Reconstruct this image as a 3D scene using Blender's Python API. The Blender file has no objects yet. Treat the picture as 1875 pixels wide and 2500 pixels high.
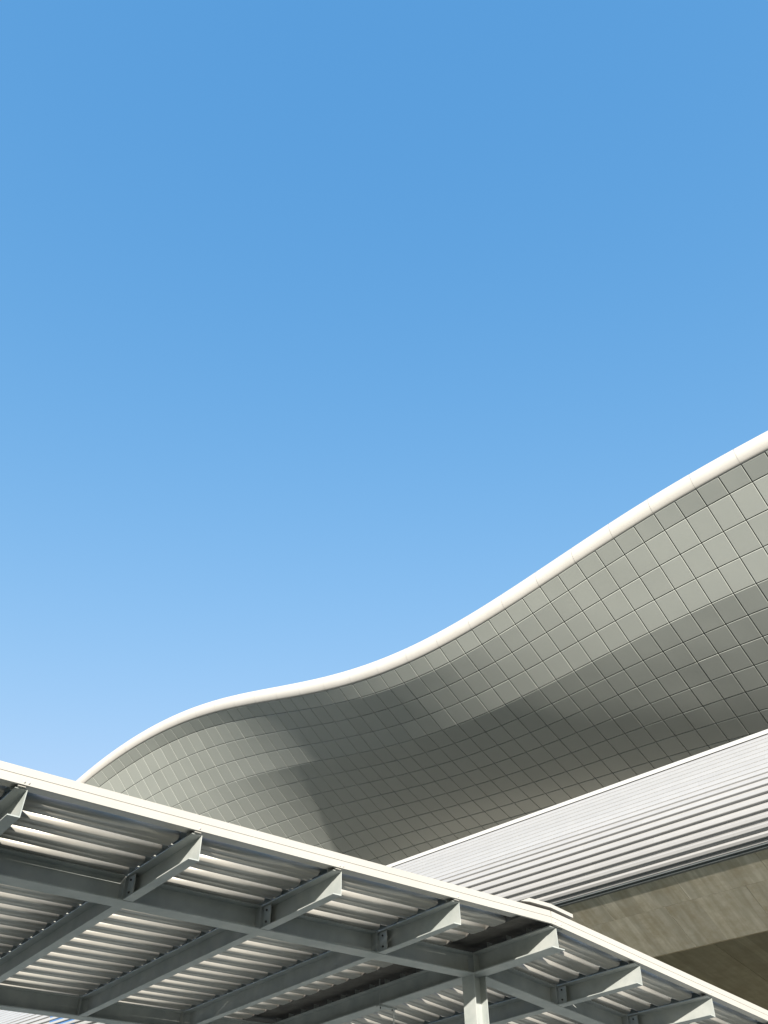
import bpy, math, random
from mathutils import Vector, Matrix

random.seed(7)
R = math.radians
S = bpy.context.scene
COL = S.collection

# ------------------------------------------------------------------ camera
EYE = Vector((0.0, 0.0, 1.6))
cam_d = bpy.data.cameras.new("camera")
cam = bpy.data.objects.new("camera", cam_d)
COL.objects.link(cam)
cam.location = EYE
cam.rotation_euler = (R(90 + 44.2312), 0, 0)
cam_d.sensor_fit = 'VERTICAL'
cam_d.sensor_height = 36.0
cam_d.sensor_width = 27.0
cam_d.lens = 36.0 * 1996.23 / 2500.0
cam_d.clip_start = 0.05
cam_d.clip_end = 9000
S.camera = cam

# ------------------------------------------------------------------ sky, sun, exposure
SUN_EL, SUN_AZ = 15.4, 178.5          # the sun stands low behind the camera
world = bpy.data.worlds.new("World")
S.world = world
world.use_nodes = True
wn = world.node_tree
bg = wn.nodes["Background"]
sky = wn.nodes.new("ShaderNodeTexSky")
sky.sky_type = 'NISHITA'
sky.sun_disc = False
sky.sun_elevation = R(SUN_EL)
sky.sun_rotation = R(SUN_AZ)
sky.altitude = 0
sky.air_density = 1.5
sky.dust_density = 0.3
sky.ozone_density = 2.0
# a film-like response for the whole sky: each channel its own contrast
sep = wn.nodes.new("ShaderNodeSeparateColor")
cmb = wn.nodes.new("ShaderNodeCombineColor")
wn.links.new(sky.outputs[0], sep.inputs[0])
for i_, (g_, k_) in enumerate(((1.23, 0.196), (0.61, 0.339), (0.33, 0.608))):
    pw = wn.nodes.new("ShaderNodeMath")
    pw.operation = 'POWER'
    pw.inputs[1].default_value = g_
    ml = wn.nodes.new("ShaderNodeMath")
    ml.operation = 'MULTIPLY'
    ml.inputs[1].default_value = k_ / (0.15 * 2 ** 1.5)
    wn.links.new(sep.outputs[i_], pw.inputs[0])
    wn.links.new(pw.outputs[0], ml.inputs[0])
    if i_ == 0:
        red = wn.nodes.new("ShaderNodeMath")      # keeps the glow round the sun from turning pink
        red.operation = 'MINIMUM'
        wn.links.new(ml.outputs[0], red.inputs[0])
        wn.links.new(red.outputs[0], cmb.inputs[0])
    else:
        wn.links.new(ml.outputs[0], cmb.inputs[i_])
        if i_ == 1:
            wn.links.new(ml.outputs[0], red.inputs[1])
wn.links.new(cmb.outputs[0], bg.inputs[0])
bg.inputs[1].default_value = 0.15
sun_d = bpy.data.lights.new("sun", 'SUN')
sun_d.energy = 4.0
sun_d.angle = R(0.5)
sun_d.color = (1.0, 0.93, 0.82)
sun = bpy.data.objects.new("sun", sun_d)
COL.objects.link(sun)
e, a = R(SUN_EL), R(SUN_AZ)
to_sun = Vector((math.sin(a) * math.cos(e), math.cos(a) * math.cos(e), math.sin(e)))
sun.rotation_euler = to_sun.to_track_quat('Z', 'Y').to_euler()
S.view_settings.view_transform = 'Standard'
S.view_settings.look = 'None'
S.view_settings.gamma = 1.0
S.view_settings.use_curve_mapping = False
S.view_settings.exposure = 1.5
S.cycles.max_bounces = 8
S.cycles.diffuse_bounces = 5


# ------------------------------------------------------------------ materials
def mat(name, color, rough=0.6, metal=0.0, spec=0.5, noise=None, bump=None, stretch=(1, 1, 1), vary=0.0, micro=None, place=False):
    """noise=(scale, amount, second colour) ; bump=(scale, strength, distance)"""
    m = bpy.data.materials.new(name)
    m.use_nodes = True
    nt = m.node_tree
    p = nt.nodes["Principled BSDF"]
    p.inputs["Roughness"].default_value = rough
    p.inputs["Metallic"].default_value = metal
    p.inputs["Specular IOR Level"].default_value = spec
    p.inputs["Base Color"].default_value = (*color, 1)
    tc = nt.nodes.new("ShaderNodeTexCoord")
    mp = nt.nodes.new("ShaderNodeMapping")
    mp.inputs["Scale"].default_value = stretch
    nt.links.new(tc.outputs["Object"], mp.inputs[0])
    if place:       # one continuous pattern over all the pieces of a surface
        ge = nt.nodes.new("ShaderNodeNewGeometry")
        nt.links.new(ge.outputs["Position"], mp.inputs[0])
    col = None
    if noise:
        n = nt.nodes.new("ShaderNodeTexNoise")
        n.inputs["Scale"].default_value = noise[0]
        n.inputs["Detail"].default_value = 8
        n.inputs["Roughness"].default_value = 0.6
        nt.links.new(mp.outputs[0], n.inputs["Vector"])
        r = nt.nodes.new("ShaderNodeValToRGB")
        r.color_ramp.elements[0].position = 0.38
        r.color_ramp.elements[1].position = 0.66
        r.color_ramp.elements[0].color = (*color, 1)
        c2 = [color[i] + (noise[2][i] - color[i]) * noise[1] for i in range(3)]
        r.color_ramp.elements[1].color = (*c2, 1)
        nt.links.new(n.outputs[0], r.inputs[0])
        col = r.outputs[0]
    if vary:
        oi = nt.nodes.new("ShaderNodeObjectInfo")
        mr = nt.nodes.new("ShaderNodeMapRange")
        mr.inputs[3].default_value = 1 - vary
        mr.inputs[4].default_value = 1 + vary
        nt.links.new(oi.outputs["Random"], mr.inputs[0])
        hs = nt.nodes.new("ShaderNodeHueSaturation")
        hs.inputs["Color"].default_value = (*color, 1)
        if col:
            nt.links.new(col, hs.inputs["Color"])
        nt.links.new(mr.outputs[0], hs.inputs["Value"])
        col = hs.outputs[0]
    if col:
        nt.links.new(col, p.inputs["Base Color"])
    last = None
    for k in (bump, micro):
        if k:
            n = nt.nodes.new("ShaderNodeTexNoise")
            n.inputs["Scale"].default_value = k[0]
            n.inputs["Detail"].default_value = 0.5 if place else 4
            nt.links.new(mp.outputs[0], n.inputs["Vector"])
            b = nt.nodes.new("ShaderNodeBump")
            b.inputs["Strength"].default_value = k[1]
            b.inputs["Distance"].default_value = k[2]
            nt.links.new(n.outputs[0], b.inputs["Height"])
            if last:
                nt.links.new(last, b.inputs["Normal"])
            last = b.outputs[0]
    if last:
        nt.links.new(last, p.inputs["Normal"])
    return m


M = {}
M['ground'] = mat("asphalt_and_grass", (0.020, 0.034, 0.026), 0.9, noise=(0.03, 1, (0.026, 0.042, 0.030)), bump=(8, 0.3, 0.01))
M['panel'] = mat("grey_metallic_panel", (0.375, 0.397, 0.375), 0.28, metal=0.0, spec=0.5,
                 noise=(1.2, 0.25, (0.35, 0.375, 0.36)), vary=0.035, bump=(0.30, 0.5, 0.09), place=True)
M['dark'] = mat("dark_joint_backing", (0.01, 0.01, 0.01), 0.9, noise=(3, 0.5, (0.02, 0.02, 0.02)))
M['rim'] = mat("white_coated_rim", (0.45, 0.44, 0.42), 0.45, noise=(0.5, 0.6, (0.41, 0.40, 0.37)), place=True)
M['white'] = mat("white_coated_metal", (0.325, 0.326, 0.328), 0.42, metal=0.05, vary=0.03,
                 noise=(1.5, 0.3, (0.275, 0.277, 0.28)), stretch=(1, 1, 1))
M['trim'] = mat("white_trim", (0.42, 0.42, 0.41), 0.45, noise=(2, 0.3, (0.38, 0.38, 0.37)))
M['gutter'] = mat("blue_grey_gutter_metal", (0.10, 0.115, 0.12), 0.5, metal=0.1, noise=(1.5, 0.6, (0.07, 0.08, 0.085)))
M['steel'] = mat("galvanised_painted_steel", (0.345, 0.362, 0.35), 0.48, metal=0.0, noise=(3.0, 1.0, (0.26, 0.285, 0.278)), place=True,
                 stretch=(1, 1, 1), micro=(35, 0.08, 0.004))
M['fascia'] = mat("cream_white_fascia_paint", (0.36, 0.352, 0.33), 0.42, noise=(0.7, 0.7, (0.33, 0.322, 0.295)), place=True)
M['sheet'] = mat("galvanised_roof_sheet", (0.415, 0.40, 0.365), 0.34, metal=0.40, noise=(3, 0.7, (0.35, 0.34, 0.315)), place=True,
                 stretch=(1, 1, 1), micro=(60, 0.15, 0.004))
M['bolt'] = mat("dark_bolt_steel", (0.05, 0.05, 0.05), 0.5, metal=0.6, noise=(20, 0.5, (0.1, 0.08, 0.06)))
M['screw'] = mat("pale_screw_head", (0.45, 0.44, 0.42), 0.4, metal=0.3, noise=(20, 0.5, (0.5, 0.5, 0.5)))
M['closure'] = mat("shade_brown_ridge_closure", (0.10, 0.095, 0.085), 0.9, noise=(4, 0.8, (0.05, 0.045, 0.04)), bump=(12, 0.5, 0.02))  # dark tone stands for the shade of the ridge cavity
M['pipe'] = mat("pale_pipe", (0.6, 0.6, 0.57), 0.5, noise=(8, 0.5, (0.5, 0.5, 0.48)))
M['glass'] = mat("blue_tinted_glass", (0.05, 0.14, 0.32), 0.12, noise=(1, 0.3, (0.06, 0.16, 0.34)))
M['wall'] = mat("grey_render_wall", (0.35, 0.34, 0.31), 0.85, noise=(0.5, 0.5, (0.30, 0.29, 0.26)))
M['roofing'] = mat("dark_roofing_membrane", (0.05, 0.05, 0.05), 0.8, noise=(0.5, 0.5, (0.07, 0.07, 0.065)))


def concrete_mat(name, base, alt, stain):
    """board-marked concrete: bands along local Y with streaks, blotches and rusty stains"""
    m = bpy.data.materials.new(name)
    m.use_nodes = True
    nt = m.node_tree
    L = nt.links.new
    p = nt.nodes["Principled BSDF"]
    p.inputs["Roughness"].default_value = 0.85
    tc = nt.nodes.new("ShaderNodeTexCoord")
    mp = nt.nodes.new("ShaderNodeMapping")
    mp.inputs["Scale"].default_value = (1, 0.12, 1)
    oi = nt.nodes.new("ShaderNodeObjectInfo")
    add = nt.nodes.new("ShaderNodeVectorMath")
    add.operation = 'ADD'
    mul = nt.nodes.new("ShaderNodeMath")
    mul.operation = 'MULTIPLY'
    mul.inputs[1].default_value = 60
    cmb = nt.nodes.new("ShaderNodeCombineXYZ")
    L(oi.outputs["Random"], mul.inputs[0])
    L(mul.outputs[0], cmb.inputs[0])
    L(tc.outputs["Object"], add.inputs[0])
    L(cmb.outputs[0], add.inputs[1])
    L(add.outputs[0], mp.inputs[0])
    n1 = nt.nodes.new("ShaderNodeTexNoise")
    n1.inputs["Scale"].default_value = 4.5
    n1.inputs["Detail"].default_value = 9
    L(mp.outputs[0], n1.inputs["Vector"])
    r1 = nt.nodes.new("ShaderNodeValToRGB")
    r1.color_ramp.elements[0].position = 0.4
    r1.color_ramp.elements[1].position = 0.62
    r1.color_ramp.elements[0].color = (*base, 1)
    r1.color_ramp.elements[1].color = (*alt, 1)
    L(n1.outputs[0], r1.inputs[0])
    # boards: one tone for each board 0.4 m wide
    sx = nt.nodes.new("ShaderNodeSeparateXYZ")
    L(add.outputs[0], sx.inputs[0])
    dv = nt.nodes.new("ShaderNodeMath")
    dv.operation = 'DIVIDE'
    dv.inputs[1].default_value = 0.41
    L(sx.outputs[0], dv.inputs[0])
    fl = nt.nodes.new("ShaderNodeMath")
    fl.operation = 'FLOOR'
    L(dv.outputs[0], fl.inputs[0])
    wnz = nt.nodes.new("ShaderNodeTexWhiteNoise")
    wnz.noise_dimensions = '1D'
    L(fl.outputs[0], wnz.inputs["W"])
    mr = nt.nodes.new("ShaderNodeMapRange")
    mr.inputs[3].default_value = 0.84
    mr.inputs[4].default_value = 1.08
    L(wnz.outputs["Value"], mr.inputs[0])
    hs = nt.nodes.new("ShaderNodeHueSaturation")
    L(r1.outputs[0], hs.inputs["Color"])
    L(mr.outputs[0], hs.inputs["Value"])
    n2 = nt.nodes.new("ShaderNodeTexNoise")
    n2.inputs["Scale"].default_value = 1.1
    n2.inputs["Detail"].default_value = 10
    n2.inputs["Roughness"].default_value = 0.7
    L(add.outputs[0], n2.inputs["Vector"])
    r2 = nt.nodes.new("ShaderNodeValToRGB")
    r2.color_ramp.elements[0].position = 0.42
    r2.color_ramp.elements[1].position = 0.68
    r2.color_ramp.elements[0].color = (0, 0, 0, 1)
    r2.color_ramp.elements[1].color = (0.7, 0.7, 0.7, 1)
    L(n2.outputs[0], r2.inputs[0])
    mx = nt.nodes.new("ShaderNodeMix")
    mx.data_type = 'RGBA'
    L(r2.outputs[0], mx.inputs[0])
    L(hs.outputs[0], mx.inputs[6])
    mx.inputs[7].default_value = (*stain, 1)
    L(mx.outputs[2], p.inputs["Base Color"])
    b = nt.nodes.new("ShaderNodeBump")
    b.inputs["Strength"].default_value = 0.3
    b.inputs["Distance"].default_value = 0.02
    L(n2.outputs[0], b.inputs["Height"])
    L(b.outputs[0], p.inputs["Normal"])
    return m


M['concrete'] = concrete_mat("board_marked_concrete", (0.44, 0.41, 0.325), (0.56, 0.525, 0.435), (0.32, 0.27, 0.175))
M['soffit'] = concrete_mat("shade_toned_stained_soffit", (0.26, 0.23, 0.15), (0.31, 0.275, 0.185), (0.19, 0.155, 0.09))  # same concrete, tone darkened to carry the shade under the overhang


# ------------------------------------------------------------------ mesh helpers
def link(name, verts, faces, m, parent=None, smooth=False, frame=None):
    """verts given in world space, or in the local space of the matrix 'frame'"""
    me = bpy.data.meshes.new(name)
    me.from_pydata([tuple(v) for v in verts], [], faces)
    me.materials.append(m)
    if smooth:
        me.polygons.foreach_set("use_smooth", [True] * len(me.polygons))
    me.update()
    o = bpy.data.objects.new(name, me)
    COL.objects.link(o)
    if frame is not None:
        o.matrix_world = frame
    if parent:
        o.parent = parent
    return o


def copy(o, delta, parent=None):
    """a copy of a part and of its sub-parts that shares their meshes, moved by delta"""
    c = o.copy()
    COL.objects.link(c)
    c.matrix_world = Matrix.Translation(delta) @ o.matrix_world
    if parent:
        c.parent = parent
    for ch in [x for x in bpy.data.objects if x.parent == o and x is not c]:
        d = ch.copy()
        COL.objects.link(d)
        d.parent = c
    return c


def thing(name, label, cat, loc):
    o = bpy.data.objects.new(name, None)
    COL.objects.link(o)
    o['label'] = label
    o['category'] = cat
    return o


BOXF = [(0, 3, 2, 1), (4, 5, 6, 7), (0, 1, 5, 4), (1, 2, 6, 5), (2, 3, 7, 6), (3, 0, 4, 7)]


class Buf:
    def __init__(s):
        s.v, s.f = [], []

    def hexa(s, pts):
        n = len(s.v)
        s.v += pts
        s.f += [tuple(n + i for i in f) for f in BOXF]

    def extrude(s, prof, a0, a1, fn, closed=True, caps=True):
        """prof: 2-D points; fn(u, v, a) gives a 3-D point; extruded from a0 to a1"""
        n = len(s.v)
        k = len(prof)
        s.v += [fn(u, v, a0) for u, v in prof] + [fn(u, v, a1) for u, v in prof]
        for i in range(k if closed else k - 1):
            j = (i + 1) % k
            s.f.append((n + i, n + j, n + k + j, n + k + i))
        if caps and closed:
            s.f.append(tuple(n + i for i in range(k))[::-1])
            s.f.append(tuple(n + k + i for i in range(k)))

    def link(s, name, m, parent=None, **kw):
        return link(name, s.v, s.f, m, parent, **kw)


# ================================================================== GROUND
gb = Buf()
gb.v = [Vector((-4000, -4000, 0)), Vector((4000, -4000, 0)), Vector((4000, 4000, 0)), Vector((-4000, 4000, 0))]
gb.f = [(0, 1, 2, 3)]
g = gb.link('ground', M['ground'])
g['kind'] = 'structure'
M['bounce_paving'] = mat("pale_bounce_paving", (0.40, 0.41, 0.38), 0.85, noise=(0.6, 0.8, (0.34, 0.35, 0.32)), bump=(15, 0.3, 0.005))  # unseen patch added to bounce light up under the canopy
gb = Buf()
gb.v = [Vector((-16, 7, 0.004)), Vector((16, 7, 0.004)), Vector((16, 26, 0.004)), Vector((-16, 26, 0.004))]
gb.f = [(0, 1, 2, 3)]
g = gb.link('bounce_paving', M['bounce_paving'])
g['kind'] = 'structure'

# ================================================================== BUILDING AXES
PH = R(-47.25)
EL = Vector((math.sin(PH), math.cos(PH), 0))        # along the facade
EQ = Vector((math.cos(PH), -math.sin(PH), 0))       # into the building
UZ = Vector((0, 0, 1))


def BW(s, q, z):
    return EYE + EL * s + EQ * q + UZ * z


# ------------------------------------------------------------------ wave-shaped facade
S0, PW = 4.3, 1.2
PA = [0.5542, 0.6523, 1.5292, -2.1885, -2.407, 1.6637, 1.051, -0.1249, 0.0016, -0.0163]
PB = [0.405, 0.6445, 1.5804, -2.1166, -2.3177, 2.8859, 0.9193, -1.4106, -0.016, -0.0003]
PR = [29.6876, -10.8193, -74.3369, 30.3482, 70.7741, -36.3467, -36.1598, 16.004, 9.9583, 28.8888]
QS = [31.53, 32.40] + [32.40 + 1.17 * i for i in range(1, 13)]
NR = len(QS) - 1


def col_z(j):
    x = (j - 25) / 35
    z = [sum(c * x ** (9 - i) for i, c in enumerate(PR))]
    z.append(z[0] - 0.87 * 0.655)
    for r in range(1, NR):
        c, k = (PA, 2) if r <= 3 else (PB, 5)
        rr = min(r, 10)
        sl = sum(c[i] * x ** i for i in range(8)) + (rr - k) * (c[8] + c[9] * x)
        z.append(z[-1] - 1.17 * sl)
    return z


J0, J1 = -8, 60
ZC = {j: col_z(j) for j in range(J0, J1 + 1)}


def P(j, r):
    return BW(S0 + PW * j, QS[r], ZC[j][r])


wave = thing('wave_roof_building', 'tall building with an undulating white rimmed overhang clad in square grey metal panels',
             'building', (0, 0, 0))
wave.location = BW(S0 + PW * 26, 46, -1.6)


def project(p):
    d = p - EYE
    t = R(44.2312)
    fw = d.y * math.cos(t) + d.z * math.sin(t)
    up = -d.y * math.sin(t) + d.z * math.cos(t)
    return 937.5 + 1996.23 * d.x / fw, 1250 - 1996.23 * up / fw


def panel_area(j, r):
    c = [project(P(*k)) for k in ((j, r), (j + 1, r), (j + 1, r + 1), (j, r + 1))]
    a = abs(sum(c[i][0] * c[(i + 1) % 4][1] - c[(i + 1) % 4][0] * c[i][1] for i in range(4))) / 2
    cx, cy = sum(k[0] for k in c) / 4, sum(k[1] for k in c) / 4
    hid = cx > 1890 or cx < -20 or cy > 1858 + 0.27 * cx or cy > 2440 - 0.345 * cx
    return 0 if hid else a


GAP, TH, CH = 0.038, 0.09, 0.021


CREASE = (0, 1, 4)


def surf(jf, rf, cache={}):
    """a point of the smooth cladding surface; jf, rf may be fractions of a panel"""
    key = round(jf, 4)
    if key not in cache:
        cache[key] = col_z(jf)
    z = cache[key]
    r = min(int(rf), NR - 1)
    t = rf - r
    h = QS[r + 1] - QS[r]
    m = (z[r + 1] - z[r]) / h

    def node(k):
        if k in CREASE or k == NR:
            return m
        return 0.5 * ((z[k + 1] - z[k]) / (QS[k + 1] - QS[k]) + (z[k] - z[k - 1]) / (QS[k] - QS[k - 1]))
    m0, m1 = node(r), node(r + 1)
    t2, t3 = t * t, t * t * t
    zz = (2 * t3 - 3 * t2 + 1) * z[r] + (t3 - 2 * t2 + t) * h * m0 + (3 * t2 - 2 * t3) * z[r + 1] + (t3 - t2) * h * m1
    return BW(S0 + PW * jf, QS[r] + t * h, zz)


NJ_, NR_ = 3, 2


def panel_mesh(j, r):
    a, b, c, d = P(j, r), P(j + 1, r), P(j + 1, r + 1), P(j, r + 1)
    u = ((b - a) + (c - d)).normalized()
    w = ((d - a) + (c - b)).normalized()
    n = u.cross(w).normalized()
    if n.z < 0:
        n = -n
    lu, lw = (b - a).length, (d - a).length
    off = [random.uniform(-0.0015, 0.0015) for _ in range(3)]     # tiny setting-out error of each panel

    def grid(inset):
        gu, gw = (GAP / 2 + inset) / lu, (GAP / 2 + inset) / lw
        out = []
        for k in range(NR_ + 1):
            for i in range(NJ_ + 1):
                fu, fw = i / NJ_, k / NR_
                out.append(surf(j + gu + fu * (1 - 2 * gu), r + gw + fw * (1 - 2 * gw)) + n * (off[0] + off[1] * fu + off[2] * fw))
        return out
    W_ = NJ_ + 1
    ring = [i for i in range(W_)] + [k * W_ + NJ_ for k in range(1, NR_ + 1)] + [NR_ * W_ + i for i in range(NJ_ - 1, -1, -1)] + \
           [k * W_ for k in range(NR_ - 1, 0, -1)]
    g0, g1 = grid(CH), grid(0.0)
    v = g0 + [g0[i] for i in ring] + [g1[i] + n * CH for i in ring] + [g1[i] + n * TH for i in ring]
    f = [(k * W_ + i, (k + 1) * W_ + i, (k + 1) * W_ + i + 1, k * W_ + i + 1) for k in range(NR_) for i in range(NJ_)]
    m, base = len(ring), len(g0)
    for lay in range(2):
        for i in range(m):
            p, q_ = base + lay * m + i, base + lay * m + (i + 1) % m
            f.append((p, q_, q_ + m, p + m))
    return v, f


cells = sorted([(panel_area(j, r), j, r) for j in range(J0, J1) for r in range(NR)], reverse=True)
rest = Buf()
for i, (ar, j, r) in enumerate(cells):
    pv, pf = panel_mesh(j, r)
    if i < 300:
        c = sum(pv, Vector()) / len(pv)
        o = link('soffit_panel', [p - c for p in pv], pf, M['panel'], wave, frame=Matrix.Translation(c))
        for q_ in range(NJ_ * NR_):
            o.data.polygons[q_].use_smooth = True
    else:
        n_ = len(rest.v)
        rest.v += pv
        rest.f += [tuple(n_ + i_ for i_ in f_) for f_ in pf]
o = rest.link('soffit_panel', M['panel'], wave)
NF = NJ_ * NR_ + 4 * (NJ_ + NR_)
o.data.polygons.foreach_set("use_smooth", [i_ % NF < NJ_ * NR_ for i_ in range(len(o.data.polygons))])
o['kind'] = 'stuff'
# backing sheet behind the joints
bb = Buf()
K = NR + 1
for j in range(J0, J1 + 1):
    bb.v += [P(j, r) + UZ * (TH + 0.05) for r in range(K)]
for j in range(J1 - J0):
    for r in range(NR):
        k = j * K + r
        bb.f.append((k, k + K, k + K + 1, k + 1))
bb.link('panel_backing', M['dark'], wave)

# rounded rim, one piece for every two panels
RHO = 0.685


def rim_pts(jf, rho=RHO):
    x = (jf - 25) / 35
    z0 = sum(c * x ** (9 - i) for i, c in enumerate(PR))
    s = S0 + PW * jf
    c0, c1 = 31.53 + 0.57 * RHO, z0 + 0.82 * RHO
    pts = [BW(s, c0, z0 + 0.10 + RHO - rho)]
    for k in range(13):
        t = R(-125 - k * 12)
        pts.append(BW(s, c0 + rho * math.cos(t), c1 + rho * math.sin(t)))
    pts.append(BW(s, c0 + 0.7, c1 + rho * 0.97))
    return pts


for j in range(J0 + 1, J1 - 1, 2):
    vb = Buf()
    n = 6
    for k in range(n + 1):
        e_ = 0.0
        jf = j + 2 * k / n
        if k == 0:
            jf += 0.0055
        if k == n:
            jf -= 0.0055
        vb.v += rim_pts(jf)
    m_ = 15
    for k in range(n):
        for i in range(m_ - 1):
            a0 = k * m_ + i
            vb.f.append((a0, a0 + 1, a0 + m_ + 1, a0 + m_))
    vb.link('rim_cover', M['rim'], wave, smooth=True)
vb = Buf()
nj = (J1 - J0) * 2
for k in range(nj + 1):
    vb.v += rim_pts(J0 + k / 2, RHO - 0.025)
for k in range(nj):
    for i in range(14):
        a0 = k * 15 + i
        vb.f.append((a0, a0 + 1, a0 + 16, a0 + 15))
vb.link('rim_core', M['wall'], wave, smooth=True)

# roof deck, end closures and walls behind the overhang
vb = Buf()
for j in range(J0, J1 + 1):
    z0 = ZC[j][0]
    vb.v += [BW(S0 + PW * j, 32.5, z0 + 1.15), BW(S0 + PW * j, 40, z0 + 0.6), BW(S0 + PW * j, 75, z0 - 3),
             BW(S0 + PW * j, 75, -1.6), BW(S0 + PW * j, QS[-1] + 0.2, -1.6), BW(S0 + PW * j, QS[-1] + 0.1, ZC[j][NR])]
for j in range(J1 - J0):
    for i in range(5):
        a0 = j * 6 + i
        vb.f.append((a0, a0 + 1, a0 + 7, a0 + 6))
vb.f.append(tuple(range(6)))
vb.f.append(tuple((J1 - J0) * 6 + i for i in range(6))[::-1])
vb.link('wall', M['wall'], wave)
for j in (J0, J1):
    vb = Buf()
    vb.v = [P(j, r) for r in range(K)] + [BW(S0 + PW * j, q, ZC[j][0] + 0.9) for q in (QS[-1], 40, 32.5, 31.5)]
    vb.f = [tuple(range(len(vb.v)))]
    vb.link('end_wall', M['wall'], wave)

# ------------------------------------------------------------------ ribbed white building below it
ribbed = thing('ribbed_roof_building', 'long low building with a curved eave of white horizontal ribs above bare concrete',
               'building', (0, 0, 0))
ribbed.location = BW(30, 46, -1.6)
SA, SB = -26.0, 94.0
PITCH = 0.27
NP = 18
TAN = [(0.0, 176), (0.25, 150), (0.52, 122), (0.85, 106), (1.3, 97), (1.8, 84), (2.3, 66), (3.0, 58), (6.0, 52)]


def tangent(t):
    for (a0, b0), (a1, b1) in zip(TAN, TAN[1:]):
        if t <= a1:
            return R(b0 + (b1 - b0) * (t - a0) / (a1 - a0))
    return R(TAN[-1][1])


QZ = [(30.62, 11.93)]
for k in range(NP * 10):
    t = (k + 0.5) * PITCH / 10
    th_ = tangent(t)
    QZ.append((QZ[-1][0] + math.cos(th_) * PITCH / 10, QZ[-1][1] + math.sin(th_) * PITCH / 10))
NODE = [QZ[k * 10] for k in range(NP + 1)]
print('rib top ratio', NODE[-1][1] / NODE[-1][0], NODE[-1])
for k in range(NP):
    (q0, z0), (q1, z1) = NODE[k], NODE[k + 1]
    T = Vector((q1 - q0, z1 - z0)).normalized()
    N = Vector((-T.y, T.x))            # outward
    if N.x > 0:
        N = -N
    if k == 0:
        N = Vector((-T.y, T.x)) if -T.x * 0 + 1 else N
        N = Vector((T.y, -T.x)) if Vector((T.y, -T.x)).y < 0 else Vector((-T.y, T.x))
    D = 0.125 if k < 7 else max(0.025, 0.125 - 0.022 * (k - 6))
    pr = [(0.0, 0.0), (0.004, D * 0.6), (0.010, D * 0.9), (0.026, D), (0.128, D), (0.152, D * 0.86), (0.163, D * 0.6), (0.171, 0.006), (0.268, 0.0)]
    prof = [(q0 + T.x * u + N.x * v, z0 + T.y * u + N.y * v) for u, v in pr]
    back = [(q0 + T.x * u - N.x * 0.02, z0 + T.y * u - N.y * 0.02) for u in (0.268, 0.0)]
    L0 = 8.4
    s = SA - ((k * 2.7) % L0)
    first = None
    while s < SB:
        c = BW(s, q0, z0)
        if first is None:
            vb = Buf()
            vb.extrude(prof + back, 0.0015, L0 - 0.0015, lambda u, v, a_: EL * a_ + EQ * (u - q0) + UZ * (v - z0))
            first = vb.link('cladding_plank', M['white'], ribbed, frame=Matrix.Translation(c))
            base = c
        else:
            o = first.copy()
            COL.objects.link(o)
            o.matrix_world = Matrix.Translation(c)
        s += L0

# top trim, deck, walls and the gutter lips
qt, zt = NODE[-1]
vb = Buf()
vb.extrude([(qt + 0.01, zt + 0.03), (qt - 0.03, zt + 0.03), (qt - 0.03, zt + 0.19), (qt + 0.55, zt + 0.22), (qt + 0.55, zt + 0.03)],
           SA - 8, SB, lambda u, v, a_: BW(a_, u, v))
vb.link('roof_trim', M['trim'], ribbed)
vb = Buf()
vb.extrude([(qt + 0.5, zt + 0.1), (48.0, zt + 0.5), (48.0, -1.6), (47.0, -1.6), (47.0, zt), (qt + 0.12, zt - 0.35)],
           SA, SB, lambda u, v, a_: BW(a_, u, v))
vb.link('roof', M['roofing'], ribbed)
vb = Buf()      # substructure close behind the planks
sub = [(QZ[k][0] + 0.10 + 0.0 * k, QZ[k][1] + (0.10 if k < 20 else 0.0)) for k in range(6, NP * 10 + 1, 6)]
vb.extrude(sub, SA, SB, lambda u, v, a_: BW(a_, u, v), closed=False)
vb.link('roof_lining', M['dark'], ribbed)
for (q0, z0, w0, h0) in ((30.50, 11.80, 0.16, 0.10), (30.63, 11.74, 0.12, 0.09)):
    vb = Buf()
    vb.extrude([(q0, z0), (q0 + w0, z0 - 0.02), (q0 + w0, z0 + h0), (q0, z0 + h0)], SA, SB, lambda u, v, a_: BW(a_, u, v))
    vb.link('gutter_lip', M['gutter'], ribbed)
# board-marked concrete slabs, two rows
DQ, DZ = math.cos(R(26)), -math.sin(R(26))
CQ, CZ = 30.70, 11.76
for row, (t0, t1) in enumerate(((0.0, 1.39), (1.39, 3.65))):
    s = SA + (1.1 if row else 0)
    first = None
    while s < SB:
        w_ = 3.3
        o_ = BW(s, CQ + DQ * t0, CZ + DZ * t0)
        X, Y = EL, EQ * DQ + UZ * DZ
        Zv = X.cross(Y)
        fr = Matrix(((X.x, Y.x, Zv.x, o_.x), (X.y, Y.y, Zv.y, o_.y), (X.z, Y.z, Zv.z, o_.z), (0, 0, 0, 1)))
        up = 1 if Zv.z > 0 else -1
        if first is None:
            g_ = 0.007
            h_ = 0.25 * up
            vs = [(g_, g_, 0), (w_ - g_, g_, 0), (w_ - g_, t1 - t0 - g_, 0), (g_, t1 - t0 - g_, 0)]
            vs = [Vector(v) for v in vs] + [Vector((v[0], v[1], h_)) for v in vs]
            first = link('concrete_slab', vs, BOXF, M['concrete'], ribbed, frame=fr)
        else:
            o = first.copy()
            COL.objects.link(o)
            o.matrix_world = fr
        s += w_
vb = Buf()      # filler above the slabs and the deep dark soffit
vb.extrude([(30.8, 11.86), (30.9, 12.1), (36, 11.6), (36, 10.7), (CQ + DQ * 3.65, CZ + DZ * 3.65 + 0.12)], SA, SB,
           lambda u, v, a_: BW(a_, u, v))
vb.link('slab_core', M['dark'], ribbed)
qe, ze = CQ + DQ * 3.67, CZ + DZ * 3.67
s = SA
first = None
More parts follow.
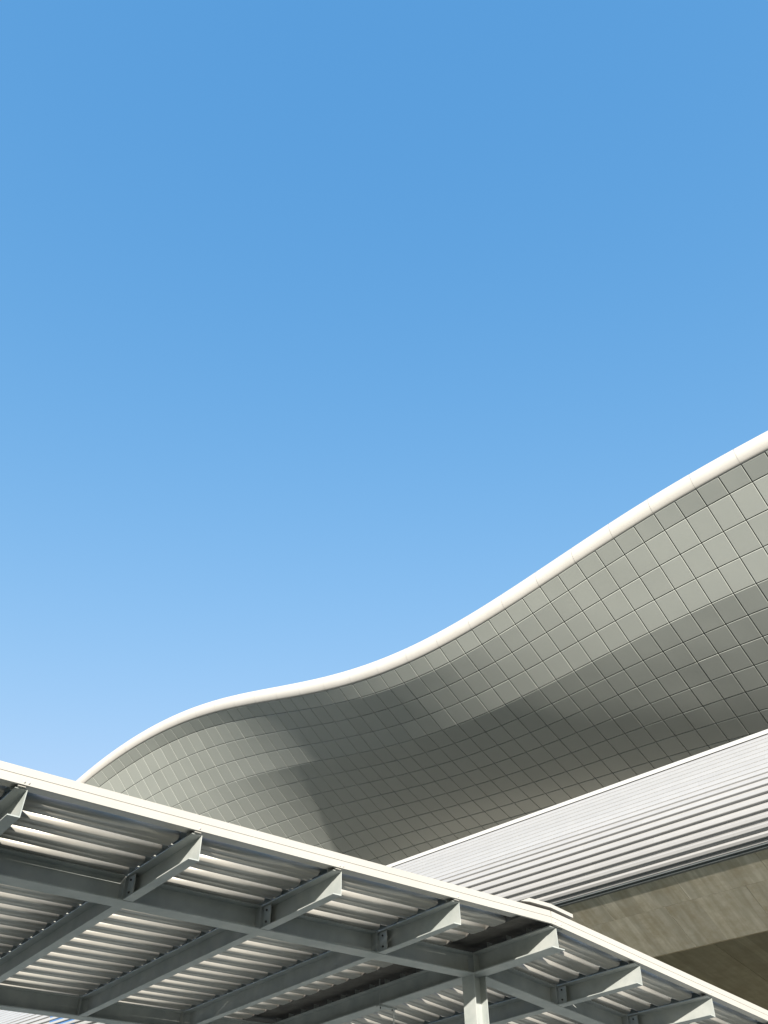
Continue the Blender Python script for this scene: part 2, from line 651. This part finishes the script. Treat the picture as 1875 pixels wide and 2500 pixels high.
while s < SB:
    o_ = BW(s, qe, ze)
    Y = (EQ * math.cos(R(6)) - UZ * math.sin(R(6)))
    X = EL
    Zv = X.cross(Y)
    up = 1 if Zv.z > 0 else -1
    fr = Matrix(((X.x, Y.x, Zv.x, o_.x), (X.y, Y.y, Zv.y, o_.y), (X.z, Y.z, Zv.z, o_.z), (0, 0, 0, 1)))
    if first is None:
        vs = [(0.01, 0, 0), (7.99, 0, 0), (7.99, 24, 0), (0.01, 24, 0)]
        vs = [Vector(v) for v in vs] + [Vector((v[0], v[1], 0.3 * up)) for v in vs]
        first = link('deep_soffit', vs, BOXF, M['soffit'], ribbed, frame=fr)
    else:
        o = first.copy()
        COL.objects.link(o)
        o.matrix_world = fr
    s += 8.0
vb = Buf()
vb.extrude([(46, -1.6), (46, 9.2), (46.9, 9.2), (46.9, -1.6)], SA, SB, lambda u, v, a_: BW(a_, u, v))
vb.link('wall', M['wall'], ribbed)
# blue glazed strip set in the ribs, far to the left
vb = Buf()
n0 = NODE[4]
vb.extrude([(QZ[25][0] - 0.13, QZ[25][1]), (QZ[75][0] - 0.13, QZ[75][1]), (QZ[75][0] + 0.1, QZ[75][1]), (QZ[25][0] + 0.1, QZ[25][1])],
           54.0, 57.0, lambda u, v, a_: BW(a_, u, v))
vb.link('roof_window', M['glass'], ribbed)

# ================================================================== STEEL CANOPY
TH_ = R(-38.70020)
EB = Vector((math.sin(TH_), math.cos(TH_), 0))
EC = Vector((math.cos(TH_), -math.sin(TH_), 0))
AL, BE = R(1.6578), R(5.6805)
RL = EC * math.cos(AL) + UZ * math.sin(AL)
RR = EC * math.cos(BE) - UZ * math.sin(BE)
NL = (EC * -math.sin(AL) + UZ * math.cos(AL))
NRV = (EC * math.sin(BE) + UZ * math.cos(BE))
A4 = EYE + Vector((2.16369706, 11.02677025, 3.43776341))
HB, WF = 0.25, 0.112         # beam depth, flange width


def CL(r, b, n):
    return A4 + RL * r + EB * b + NL * n


def CR(r, b, n):
    return A4 + RR * r + EB * b + NRV * n


def CM(r, b, n):
    return A4 + EC * r + EB * b + UZ * n


canopy = thing('steel_canopy', 'low pitched grey steel canopy with a white fascia and corrugated sheet roof in the foreground',
               'canopy', (0, 0, 0))
canopy.location = CM(0, 1.5, -(A4.z))

KL = [-1.649, -1.649 - 1.7026, -1.649 - 1.7026 - 1.6829, -6.7567, -8.48, -10.2]
KR = [1.607, 3.1376, 4.668, 6.2]
B1, B2 = 1.395, 6.34         # near flange edges of the two girders
GW = 0.23
BEND = 6.85


def hexbolt(F, r, b, n, rad=0.012, side=-1, d=0.014):
    """bolt head on a web plate, axis along r"""
    vb = Buf()
    k = 6
    for rr in (r, r + side * d):
        vb.v += [F(rr, b + rad * math.cos(i * math.pi / 3), n + rad * math.sin(i * math.pi / 3)) for i in range(k)]
    for i in range(k):
        j = (i + 1) % k
        vb.f.append((i, j, k + j, k + i))
    vb.f.append(tuple(range(k)))
    vb.f.append(tuple(k + i for i in range(k)))
    return vb


def channel(F, r, b0, b1, cut=0.0):
    t, tf = 0.008, 0.012
    prof = [(r, 0), (r - WF, 0), (r - WF, -tf * 0.8), (r - t, -tf), (r - t, -HB + tf), (r - WF, -HB + tf * 0.8), (r - WF, -HB), (r, -HB)]
    vb = Buf()
    vb.extrude(prof, b0, b1, lambda u, v, a_: F(u, a_, v))
    return vb


# girders (rafters) follow the roof pitch
def ibeam_prof(c, w, h, tw=0.010, tf=0.014):
    return [(c - w / 2, 0), (c - w / 2, -tf), (c - tw / 2, -tf), (c - tw / 2, -h + tf), (c - w / 2, -h + tf), (c - w / 2, -h),
            (c + w / 2, -h), (c + w / 2, -h + tf), (c + tw / 2, -h + tf), (c + tw / 2, -tf), (c + w / 2, -tf), (c + w / 2, 0)]


for bb_ in (B1, B2):
    for F, ends in ((CL, (-10.6, -0.118)), (CR, (0.118, 6.6))):
        vb = Buf()
        vb.extrude(ibeam_prof(bb_ + GW / 2, GW, HB + 0.004), ends[0], ends[1], lambda u, v, a_: F(a_, u, v - 0.001))
        gd = vb.link('girder', M['steel'], canopy)
        KK = KL if F is CL else KR
        for r in KK:     # web stiffener at each purlin
            vb = Buf()
            for e0, e1 in ((bb_ + 0.004, bb_ + GW / 2 - 0.006), (bb_ + GW / 2 + 0.006, bb_ + GW - 0.004)):
                vb.extrude([(r - WF - 0.002, -0.016), (r - WF - 0.012, -0.016), (r - WF - 0.012, -HB + 0.013), (r - WF - 0.002, -HB + 0.013)],
                           e0, e1, lambda u, v, a_: F(u, a_, v))
            vb.link('stiffener', M['steel'], gd)

# outriggers in front, purlins between and behind the girders
for F, KK in ((CL, KL), (CR, KR)):
    for r in KK:
        for seg, (b0, b1) in enumerate(((0.0, B1 + GW / 2 - 0.006), (B1 + GW / 2 + 0.006, B2 + GW / 2 - 0.006))):
            if seg == 0:
                vb = Buf()
                vb.extrude([(r, 0), (r - WF, 0), (r - WF, -0.010), (r - 0.008, -0.012), (r - 0.008, -HB + 0.012), (r - WF, -HB + 0.010), (r - WF, -HB), (r, -HB)],
                           0.0, B1 - 0.004, lambda u, v, a_: F(u, a_, v))
                nm = 'outrigger'
            else:
                vb = channel(F, r, B1 + GW + 0.004, B2 - 0.004)
                nm = 'purlin'
            pl = vb.link(nm, M['steel'], canopy)
            # cleat plate and its two bolts at the girder
            bs = B1 - 0.15 if seg == 0 else B1 + GW + 0.002
            vb = Buf()
            vb.extrude([(r - 0.075, -0.02), (r - 0.085, -0.02), (r - 0.085, -HB + 0.013), (r - 0.075, -HB + 0.013)],
                       bs, bs + 0.145, lambda u, v, a_: F(u, a_, v))
            vb.link('cleat', M['steel'], pl)
            for n in (-0.065, -0.19):
                hexbolt(F, r - 0.085, bs + 0.075, n).link('bolt', M['bolt'], pl)

# ridge beam: one I-section through to the rear
vb = Buf()
vb.extrude(ibeam_prof(0.0, 0.224, HB), 0.0, B2 + GW, lambda u, v, a_: CM(u, a_, v))
vb.link('ridge_beam', M['steel'], canopy)

# shallow pale trays fixed along one purlin
for b0, b1 in ((B1 + GW + 0.03, 3.35), (5.55, 6.30)):
    vb = Buf()
    vb.extrude([(KL[1] + 0.004, -0.17), (KL[1] + 0.085, -0.17), (KL[1] + 0.085, -0.14), (KL[1] + 0.079, -0.14), (KL[1] + 0.079, -0.164),
                (KL[1] + 0.004, -0.164)], b0, b1, lambda u, v, a_: CL(u, a_, v))
    vb.link('cable_tray', M['pipe'], canopy)

# columns under the ridge and at the outer ends
for (F, r) in ((CM, 0.0), (CL, -9.9), (CR, 6.4)):
    for bb_ in (B1, B2):
        tf, tw, w = 0.014, 0.010, 0.224
        c = bb_ + GW / 2 + (0.02 if r == 0 else 0)
        top = F(r, c, -HB - 0.004)
        prof = [(-w / 2, -w / 2), (-w / 2 + tf, -w / 2), (-w / 2 + tf, -tw / 2), (w / 2 - tf, -tw / 2), (w / 2 - tf, -w / 2), (w / 2, -w / 2),
                (w / 2, w / 2), (w / 2 - tf, w / 2), (w / 2 - tf, tw / 2), (-w / 2 + tf, tw / 2), (-w / 2 + tf, w / 2), (-w / 2, w / 2)]
        vb = Buf()
        vb.extrude(prof, 0.0, -top.z, lambda u, v, a_: top + EC * u + EB * v + UZ * a_)
        co = vb.link('column', M['steel'], canopy)
        vb = Buf()
        vb.extrude([(-0.15, -0.15), (0.15, -0.15), (0.15, 0.15), (-0.15, 0.15)], 0.0, 0.02, lambda u, v, a_: Vector((top.x, top.y, 0)) + EC * u + EB * v + UZ * a_)
        vb.link('base_plate', M['steel'], co)
        if r == 0:        # stiffener plates in the knee over the column
            for e0 in (-0.10,):
                for sd in (-1, 1):
                    vb = Buf()
                    vb.extrude([(sd * 0.006, -0.016), (sd * 0.108, -0.016), (sd * 0.108, -HB + 0.016), (sd * 0.006, -HB + 0.016)],
                               bb_ + 0.01, bb_ + 0.022, lambda u, v, a_: CM(u, a_, v))
                    vb.link('stiffener', M['steel'], co)

# corrugated roof sheets: profile across b, extruded along the pitch
PB0, PP = 0.215, 0.366
SLAT = [(0.000, 0.115), (-0.003, 0.090), (-0.004, 0.062), (-0.001, 0.036), (0.008, 0.016), (0.022, 0.005), (0.042, 0.002),
        (0.120, 0.002), (0.124, 0.006), (0.132, 0.006), (0.136, 0.002), (0.200, 0.002), (0.235, 0.006), (0.262, 0.014), (0.282, 0.028), (0.292, 0.040)]


def slats(F, cuts, k0=0):
    """curved metal slats laid across the beams, one row for each PP, cut at every beam"""
    n_ = len(SLAT)
    th = 0.0018
    back = []
    for i, (u, v) in enumerate(SLAT):
        a_ = SLAT[max(i - 1, 0)]
        c_ = SLAT[min(i + 1, n_ - 1)]
        d = Vector((c_[0] - a_[0], c_[1] - a_[1])).normalized()
        back.append((u - d.y * th, v + d.x * th))
    prof = SLAT + back[::-1]
    for a0, a1 in cuts:
        first = None
        k = k0
        while PB0 + PP * k + 0.1 < BEND:
            o0 = F(a0, PB0 + PP * k, 0.0)
            if first is None:
                vb = Buf()
                vb.extrude(prof, a0, a1, lambda u, v, a_: F(a_, PB0 + PP * k + u, v) - o0)
                first = vb.link('roof_slat', M['sheet'], canopy, frame=Matrix.Translation(o0))
                first.data.polygons.foreach_set("use_smooth", [True] * len(first.data.polygons))
            else:
                o = first.copy()
                COL.objects.link(o)
                o.matrix_world = Matrix.Translation(o0) @ Matrix.Rotation(random.uniform(-0.0012, 0.0012), 4, EB)
            k += 1


def bays(ks, far, near):
    ks = sorted(ks)
    e = [near] + ks + [far]
    return [(e[i] + 0.020 if i else e[i], e[i + 1] - (0.137 if i + 1 < len(e) - 1 else 0)) for i in range(len(e) - 1)]


slats(CL, bays([k for k in KL if k < -0.7], -0.66, -10.9))
slats(CR, bays(KR, 6.9, 0.14))
# flat strip behind the fascia, before the first slat
for F, ends in ((CL, (-10.9, -0.66)), (CR, (0.14, 6.9))):
    vb = Buf()
    vb.extrude([(-0.02, 0.03), (PB0 - 0.10, 0.03), (PB0 - 0.075, 0.04), (PB0 - 0.074, 0.042), (PB0 - 0.10, 0.032), (-0.02, 0.032)], ends[0], ends[1],
               lambda u, v, a_: F(a_, u, v))
    vb.link('edge_flashing', M['sheet'], canopy)
# rails added over the beams, lipped to block sun and sky between slat ends
for F, KK in ((CL, KL), (CR, KR)):
    for r in KK:
        if F is CL and r > -0.7:
            continue
        vb = Buf()
        vb.extrude([(r - 0.1335, 0.060), (r - 0.1335, 0.118), (r + 0.014, 0.118), (r + 0.014, 0.050), (r + 0.016, 0.050), (r + 0.016, 0.122), (r - 0.1355, 0.122), (r - 0.1355, 0.060)], -0.02, BEND, lambda u, v, a_: F(u, a_, v))
        vb.link('light_block_rail', M['steel'], canopy)

# closure above the ridge beam, between the slat ends, coloured as cavity shade
vb = Buf()
vb.extrude([(-0.74, 0.10), (0.20, 0.125), (0.20, 0.145), (-0.74, 0.12)], 0.0, BEND, lambda u, v, a_: CM(u, a_, v - (0.02 if u < 0 else 0.0)))
vb.link('ridge_shade_closure', M['closure'], canopy)
vb = Buf()  # upright lip added to stop sun leaking onto the girder
vb.extrude([(-0.652, 0.006), (-0.646, 0.006), (-0.646, 0.080), (-0.652, 0.080)], -0.015, BEND, lambda u, v, a_: CL(u, a_, v))
vb.link('ridge_shade_closure', M['closure'], canopy)

# upright supports on the beams, one for every slat
for F, KK in ((CL, KL), (CM, [0.05]), (CR, KR)):
    for r in KK:
        k = 0
        first = None
        while True:
            bc = PB0 + PP * k - 0.13
            if bc > B2:
                break
            if bc < B1 - 0.03 or bc > B1 + GW + 0.03:
                if first is None:
                    vb = Buf()
                    o0 = F(r - 0.06, bc, 0.0)
                    top_n = 0.09 if F is CM else 0.116
                    wl = 0.100 if F is CM else 0.128
                    vb.extrude([(r - wl, 0.0), (r - 0.004, 0.0), (r - 0.004, top_n), (r - wl, top_n)], bc, bc + 0.004,
                               lambda u, v, a_: F(u, a_, v) - o0)
                    vb.extrude([(r - 0.100, 0.0), (r - 0.022, 0.0), (r - 0.022, 0.004), (r - 0.100, 0.004)], bc + 0.004, bc + 0.04,
                               lambda u, v, a_: F(u, a_, v) - o0)
                    first = vb.link('slat_support', M['steel'], canopy, frame=Matrix.Translation(o0))
                else:
                    o = first.copy()
                    COL.objects.link(o)
                    o.matrix_world = Matrix.Translation(F(r - 0.06, bc, 0.0))
            k += 1
        # the clip that carries the fascia, right at the tip
        vb = Buf()
        vb.extrude([(r - 0.100, 0.0), (r - 0.030, 0.0), (r - 0.030, 0.05), (r - 0.100, 0.05)], -0.03, 0.0, lambda u, v, a_: F(u, a_, v))
        vb.link('fascia_clip', M['fascia'], canopy)

# fascia: upper band, recessed groove, lower band
FP = [(-0.020, 0.012), (-0.048, 0.012), (-0.048, 0.066), (-0.043, 0.070), (-0.042, 0.092), (-0.048, 0.0925), (-0.048, 0.162),
      (-0.030, 0.166), (-0.005, 0.166), (-0.005, 0.160), (-0.020, 0.158), (-0.020, 0.03)]
FK = -0.10


def fascia(F, ends, dn=0.0):
    vb = Buf()
    vb.extrude(FP, ends[0], ends[1], lambda u, v, a_: F(a_, u, v + dn))
    fa_ = vb.link('fascia', M['fascia'], canopy)
    return fa_


fl = fascia(CL, (-11.0, -0.1195))
frr = fascia(CR, (-0.1185, 7.0), -0.0155)
# rear edge trim
for F, ends in ((CL, (-11.0, -0.12)), (CR, (-0.10, 7.0))):
    vb = Buf()
    vb.extrude([(BEND, 0.02), (BEND + 0.02, 0.02), (BEND + 0.02, 0.15), (BEND, 0.15)], ends[0], ends[1], lambda u, v, a_: F(a_, u, v))
    vb.link('rear_fascia', M['fascia'], canopy)


def screw(F, r, n, par):
    vb = Buf()
    k = 8
    for bb_, rad in ((-0.048, 0.0105), (-0.054, 0.0105), (-0.057, 0.006)):
        vb.v += [F(r + rad * math.cos(i * math.pi / 4), bb_, n + rad * math.sin(i * math.pi / 4)) for i in range(k)]
    for L_ in (0, k):
        for i in range(k):
            j = (i + 1) % k
            vb.f.append((L_ + i, L_ + j, L_ + k + j, L_ + k + i))
    vb.f.append(tuple(2 * k + i for i in range(k)))
    vb.link('screw', M['screw'], par)


for i, r in enumerate(KL):
    screw(CL, r - 0.06, 0.035, fl)
    if i in (1, 3, 4):
        screw(CL, r - 0.02, 0.035, fl)
for r in KR:
    screw(CR, r - 0.06, 0.035, frr)
screw(CR, -0.06, 0.035, frr)
screw(CR, 0.04, 0.03, frr)

# ridge cap standing over the fascia joint
vb = Buf()
CP = [(-0.66, 0.130), (-0.52, 0.150), (-0.12, 0.160), (0.28, 0.124), (0.28, 0.170), (-0.12, 0.212), (-0.50, 0.203)]
vb.extrude([(-0.66, 0.160), (-0.50, 0.184), (-0.12, 0.194), (0.29, 0.153), (0.293, 0.196), (-0.12, 0.240), (-0.50, 0.229)],
           -0.062, BEND + 0.03, lambda u, v, a_: CM(u, a_, v))
vb.link('ridge_cap', M['fascia'], canopy)

# thin hanging pipe with its clamp under the ridge beam, and the rod beside it
def tube(p0, p1, rad, k=10):
    vb = Buf()
    ax = (p1 - p0).normalized()
    u = ax.orthogonal().normalized()
    w = ax.cross(u)
    for p in (p0, p1):
        vb.v += [p + u * rad * math.cos(i * 2 * math.pi / k) + w * rad * math.sin(i * 2 * math.pi / k) for i in range(k)]
    for i in range(k):
        j = (i + 1) % k
        vb.f.append((i, j, k + j, k + i))
    vb.f.append(tuple(range(k)))
    vb.f.append(tuple(k + i for i in range(k)))
    return vb


pp = tube(CM(0.17, 3.44, -0.25), CM(0.17, 3.44, -2.2), 0.011).link('conduit', M['pipe'], canopy)
vb = Buf()
vb.extrude([(-0.14, -0.275), (0.20, -0.275), (0.20, -0.254), (-0.14, -0.254)], 3.40, 3.47, lambda u, v, a_: CM(u, a_, v))
vb.link('clamp', M['steel'], pp)
for u_ in (-0.09, 0.13):
    tube(CM(u_, 3.43, -0.30), CM(u_, 3.43, -0.254), 0.008).link('bolt', M['bolt'], pp)
tube(CM(-0.16, 3.36, -0.27), CM(-0.16, 3.36, 0.07), 0.004).link('hanger_rod', M['steel'], canopy)

# parts are placed in world space: give every child its parent's inverse
bpy.context.view_layer.update()
for o in list(bpy.data.objects):
    if o.parent:
        o.matrix_parent_inverse = Matrix.Identity(4)


def fix(o, world):
    return


roots = [wave, ribbed, canopy]
for rt in roots:
    inv = Matrix.Translation(rt.location).inverted()
    for o in bpy.data.objects:
        if o.parent is rt:
            o.matrix_parent_inverse = inv
print('objects', len(bpy.data.objects))
